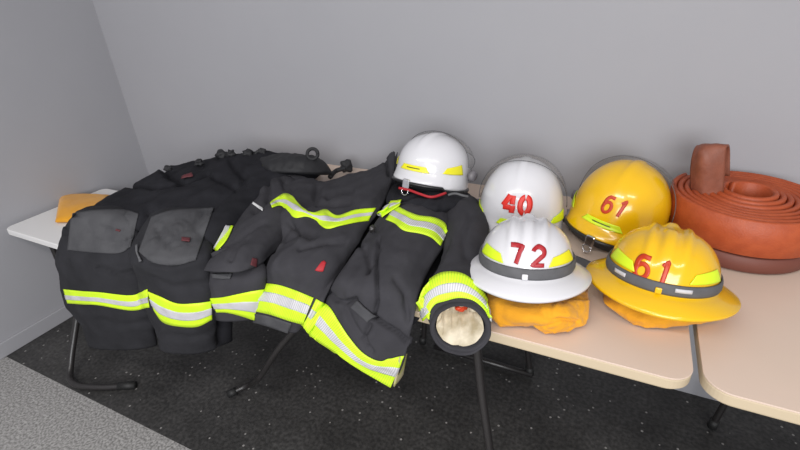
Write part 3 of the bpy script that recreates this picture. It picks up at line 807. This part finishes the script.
h72 = brim_helmet((-.142, .895, .832), (R(-12), R(-1), R(10)), 'white full-brim helmet numbered 72 with grey strap, on yellow cloth', M['h_white'],
    digit('7', -.020, .047, .024, .034, .0)+digit('2', .023, .047, .024, .034), M['h_redn'], (M['h_lime'], M['h_gold']), s=.905)
h61 = brim_helmet((.132, .980, .812), (R(-12), R(0), R(-6)), 'yellow full-brim helmet numbered 61 nearest the table corner', M['h_yellow'],
    digit('6', -.036, .040, .025, .042, .08)+digit('1', .003, .040, .022, .042, .08), M['h_redo'], (M['h_lime'], M['h_lime']), strips=True, s=.965)
h40 = jet_helmet((-.222, 1.215, .800), (R(-8), 0, R(4)), 'white round helmet numbered 40 with raised clear visor, behind helmet 72', M['h_white'],
    digit('4', -.018, .050, .032, .044, .0)+digit('0', .022, .050, .030, .046, .0), M['h_redb'], .0140, M['h_lime'], M['h_lime'], s=.98, hs=.150, vis=(70, 140), clip=False, slot=False)
hy = jet_helmet((.034, 1.280, .803), (R(-9), R(7), R(-20)), 'yellow round helmet numbered 61 with chrome front clip, against the wall', M['h_yellow'],
    digit('6', .001, .052, .022, .040, .08)+digit('1', .033, .052, .020, .040, .12), M['h_redo'], .0078, M['h_lime'], M['h_lime'], s=1.02, hs=.150, vis=(85, 145))
hw = jet_helmet((-.500, 1.232, .893), (R(-16), R(0), R(-11)), 'white round helmet without number resting on the jacket collar', M['h_white'], [], M['h_redn'], .008, M['h_gold'], M['h_gold'], s=.90, hs=.100, vis=(85, 150))

# grey strap end lying on the table between the brimmed helmets
st = patch('elastic_strap', [[Z(572, 254, .746), Z(584, 258.5, .746), Z(597, 264, .746)], [Z(569, 261, .746), Z(581, 266, .746), Z(592, 272, .746)]], M['strap_grey'], None, n=8, mm=24, amp=.001, thick=.004)
tag(st, 'grey elastic strap end lying between helmets 72 and 61', 'strap')

# ------------------------------------------------------------ yellow cloths under the brimmed helmets
yc1 = empty('folded_hood', (-.1, .9, .74)); tag(yc1, 'yellow fabric hood folded under white helmet 72', 'hood', 'yellow hoods under the helmets')
patch('fabric_layer', [[Z(468, 280, .765), Z(520, 280, .78), Z(560, 282, .78), Z(588, 290, .765)], [Z(474, 296, .768), Z(520, 304, .79), Z(558, 304, .79), Z(589, 304, .775)],
    [Z(485, 312, .760), Z(524, 318, .78), Z(558, 320, .78), Z(587, 312, .765)], [Z(500, 327, .745), Z(530, 326, .745), Z(558, 325, .745), Z(578, 320, .745)]],
    M['ycloth'], yc1, n=40, mm=50, puff=.006, amp=.006, sc=22, seed=3, thick=.01)
patch('fabric_fold', [[Z(515, 300, .78), Z(545, 300, .795), Z(570, 300, .795), Z(590, 300, .775)], [Z(522, 312, .775), Z(545, 311, .795), Z(568, 311, .795), Z(589, 311, .77)],
    [Z(532, 325, .76), Z(550, 323, .775), Z(570, 321, .775), Z(588, 316, .76)], [Z(545, 334, .745), Z(556, 333, .748), Z(570, 330, .748), Z(584, 323, .745)]],
    M['ycloth'], yc1, n=40, mm=50, puff=.005, amp=.007, sc=26, seed=6, thick=.01, creases=[(1.5, .008, [(545, 322), (560, 318), (575, 320)])])
yc2 = empty('folded_hood', (.12, .95, .74)); tag(yc2, 'yellow fabric hood flattened under yellow helmet 61 by the table corner', 'hood', 'yellow hoods under the helmets')
patch('fabric_layer', [[Z(604, 290, .76), Z(640, 290, .775), Z(680, 290, .775), Z(722, 290, .76)], [Z(604, 302, .765), Z(640, 304, .78), Z(680, 306, .78), Z(724, 306, .76)],
    [Z(618, 314, .755), Z(645, 319, .768), Z(680, 319, .768), Z(722, 316, .755)], [Z(634, 325, .745), Z(655, 328, .745), Z(680, 326, .745), Z(712, 322, .745)]],
    M['ycloth'], yc2, n=36, mm=50, puff=.005, amp=.004, sc=20, seed=9, thick=.01)

# ------------------------------------------------------------ hose
hs = empty('fire_hose', (.335, 1.345, .74)); tag(hs, 'orange flat fire hose rolled in a coil beside the yellow helmets', 'hose')
def coil(c, r0, r1, turns, z0, hgt, lift, m, name, parent, a0=0, th=.007):
    n = int(turns*56); vs = []; fs = []
    for i in range(n+1):
        f = i/n; a = a0+f*turns*2*math.pi; rr = r0+(r1-r0)*f; zz = z0+lift(f)
        d = Vector((math.cos(a), math.sin(a), 0))
        for q, (dr, dz) in enumerate(((0, 0), (th*.5, .004), (th*.62, hgt*.5), (th*.5, hgt-.004), (0, hgt), (-th*.5, hgt-.004), (-th*.55, hgt*.5), (-th*.5, .004))):
            vs.append(c+d*(rr+dr)+Vector((0, 0, zz+dz)))
    k = 8
    for i in range(n):
        for j in range(k): j2 = (j+1) % k; fs.append([i*k+j, (i+1)*k+j, (i+1)*k+j2, i*k+j2])
    fs.append(list(range(k))); fs.append([n*k+j for j in range(k)][::-1])
    return mesh(name, vs, fs, m, parent)
hc = Vector((.325, 1.335, 0))
coil(hc, .165, .075, 6.5, .742, .045, lambda f: 0, M['hose_in'], 'hose_coil', hs, a0=1.0, th=.011)
coil(hc, .170, .045, 8.0, .790, .095, lambda f: .015*max(0, (f-.55)/.45), M['hose'], 'hose_coil', hs, a0=2.5, th=.012)

patch('hose_end', [[Y(691, 200, 1.33), Y(702, 204, 1.30), Y(722, 206, 1.31)], [Y(690, 180, 1.33), Y(702, 182, 1.30), Y(724, 184, 1.31)], [Y(691, 160, 1.33), Y(703, 160, 1.30), Y(726, 162, 1.31)],
    [Y(695, 147, 1.34), Y(706, 145, 1.32), Y(727, 146, 1.32)], [Y(699, 148, 1.37), Y(710, 147, 1.36), Y(730, 148, 1.35)], [Y(698, 175, 1.38), Y(710, 175, 1.37), Y(730, 175, 1.36)]], M['hose_end'], hs, n=40, mm=20, amp=.003, sc=20, thick=.006)

# ------------------------------------------------------------ light
def area(name, loc, target, size, power, colr=(1, 1, 1), sy=None):
    l = bpy.data.lights.new(name, 'AREA'); l.energy = power; l.color = colr; l.size = size
    if sy: l.shape = 'RECTANGLE'; l.size_y = sy
    o = bpy.data.objects.new(name, l); col.objects.link(o); o.location = loc
    o.rotation_euler = (Vector(target)-Vector(loc)).to_track_quat('-Z', 'Y').to_euler(); return o
area('ceiling_lamp', (-.3, -.75, 2.7), (-.3, -.5, 0), 1.1, 19, (1, .97, .95), .14)
area('ceiling_lamp', (1.0, -.5, 2.7), (1.0, -.3, 0), 1.1, 11, (1, .90, .82), .14)
area('ceiling_lamp', (-1.5, -.8, 2.7), (-1.5, -.6, 0), 1.1, 14, (1, .98, .96), .14)
area('ceiling_lamp', (0, -1.9, 2.7), (0, -1.6, 0), 1.1, 10, (1, .97, .95), .14)
area('wall_fill_light', (.7, -2.3, 1.75), (-1.6, 1.5, .5), 2.2, 92, (.97, .98, 1), 1.3)  # added soft frontal fill to brighten the wall evenly, not an actual window
w = bpy.data.worlds.new('world'); C.world = w; w.use_nodes = True
w.node_tree.nodes['Background'].inputs[0].default_value = (.95, .96, 1, 1); w.node_tree.nodes['Background'].inputs[1].default_value = .47
C.view_settings.view_transform = 'Standard'; C.view_settings.look = 'None'; C.view_settings.gamma = 1; C.view_settings.use_curve_mapping = False
C.view_settings.exposure = 0.0
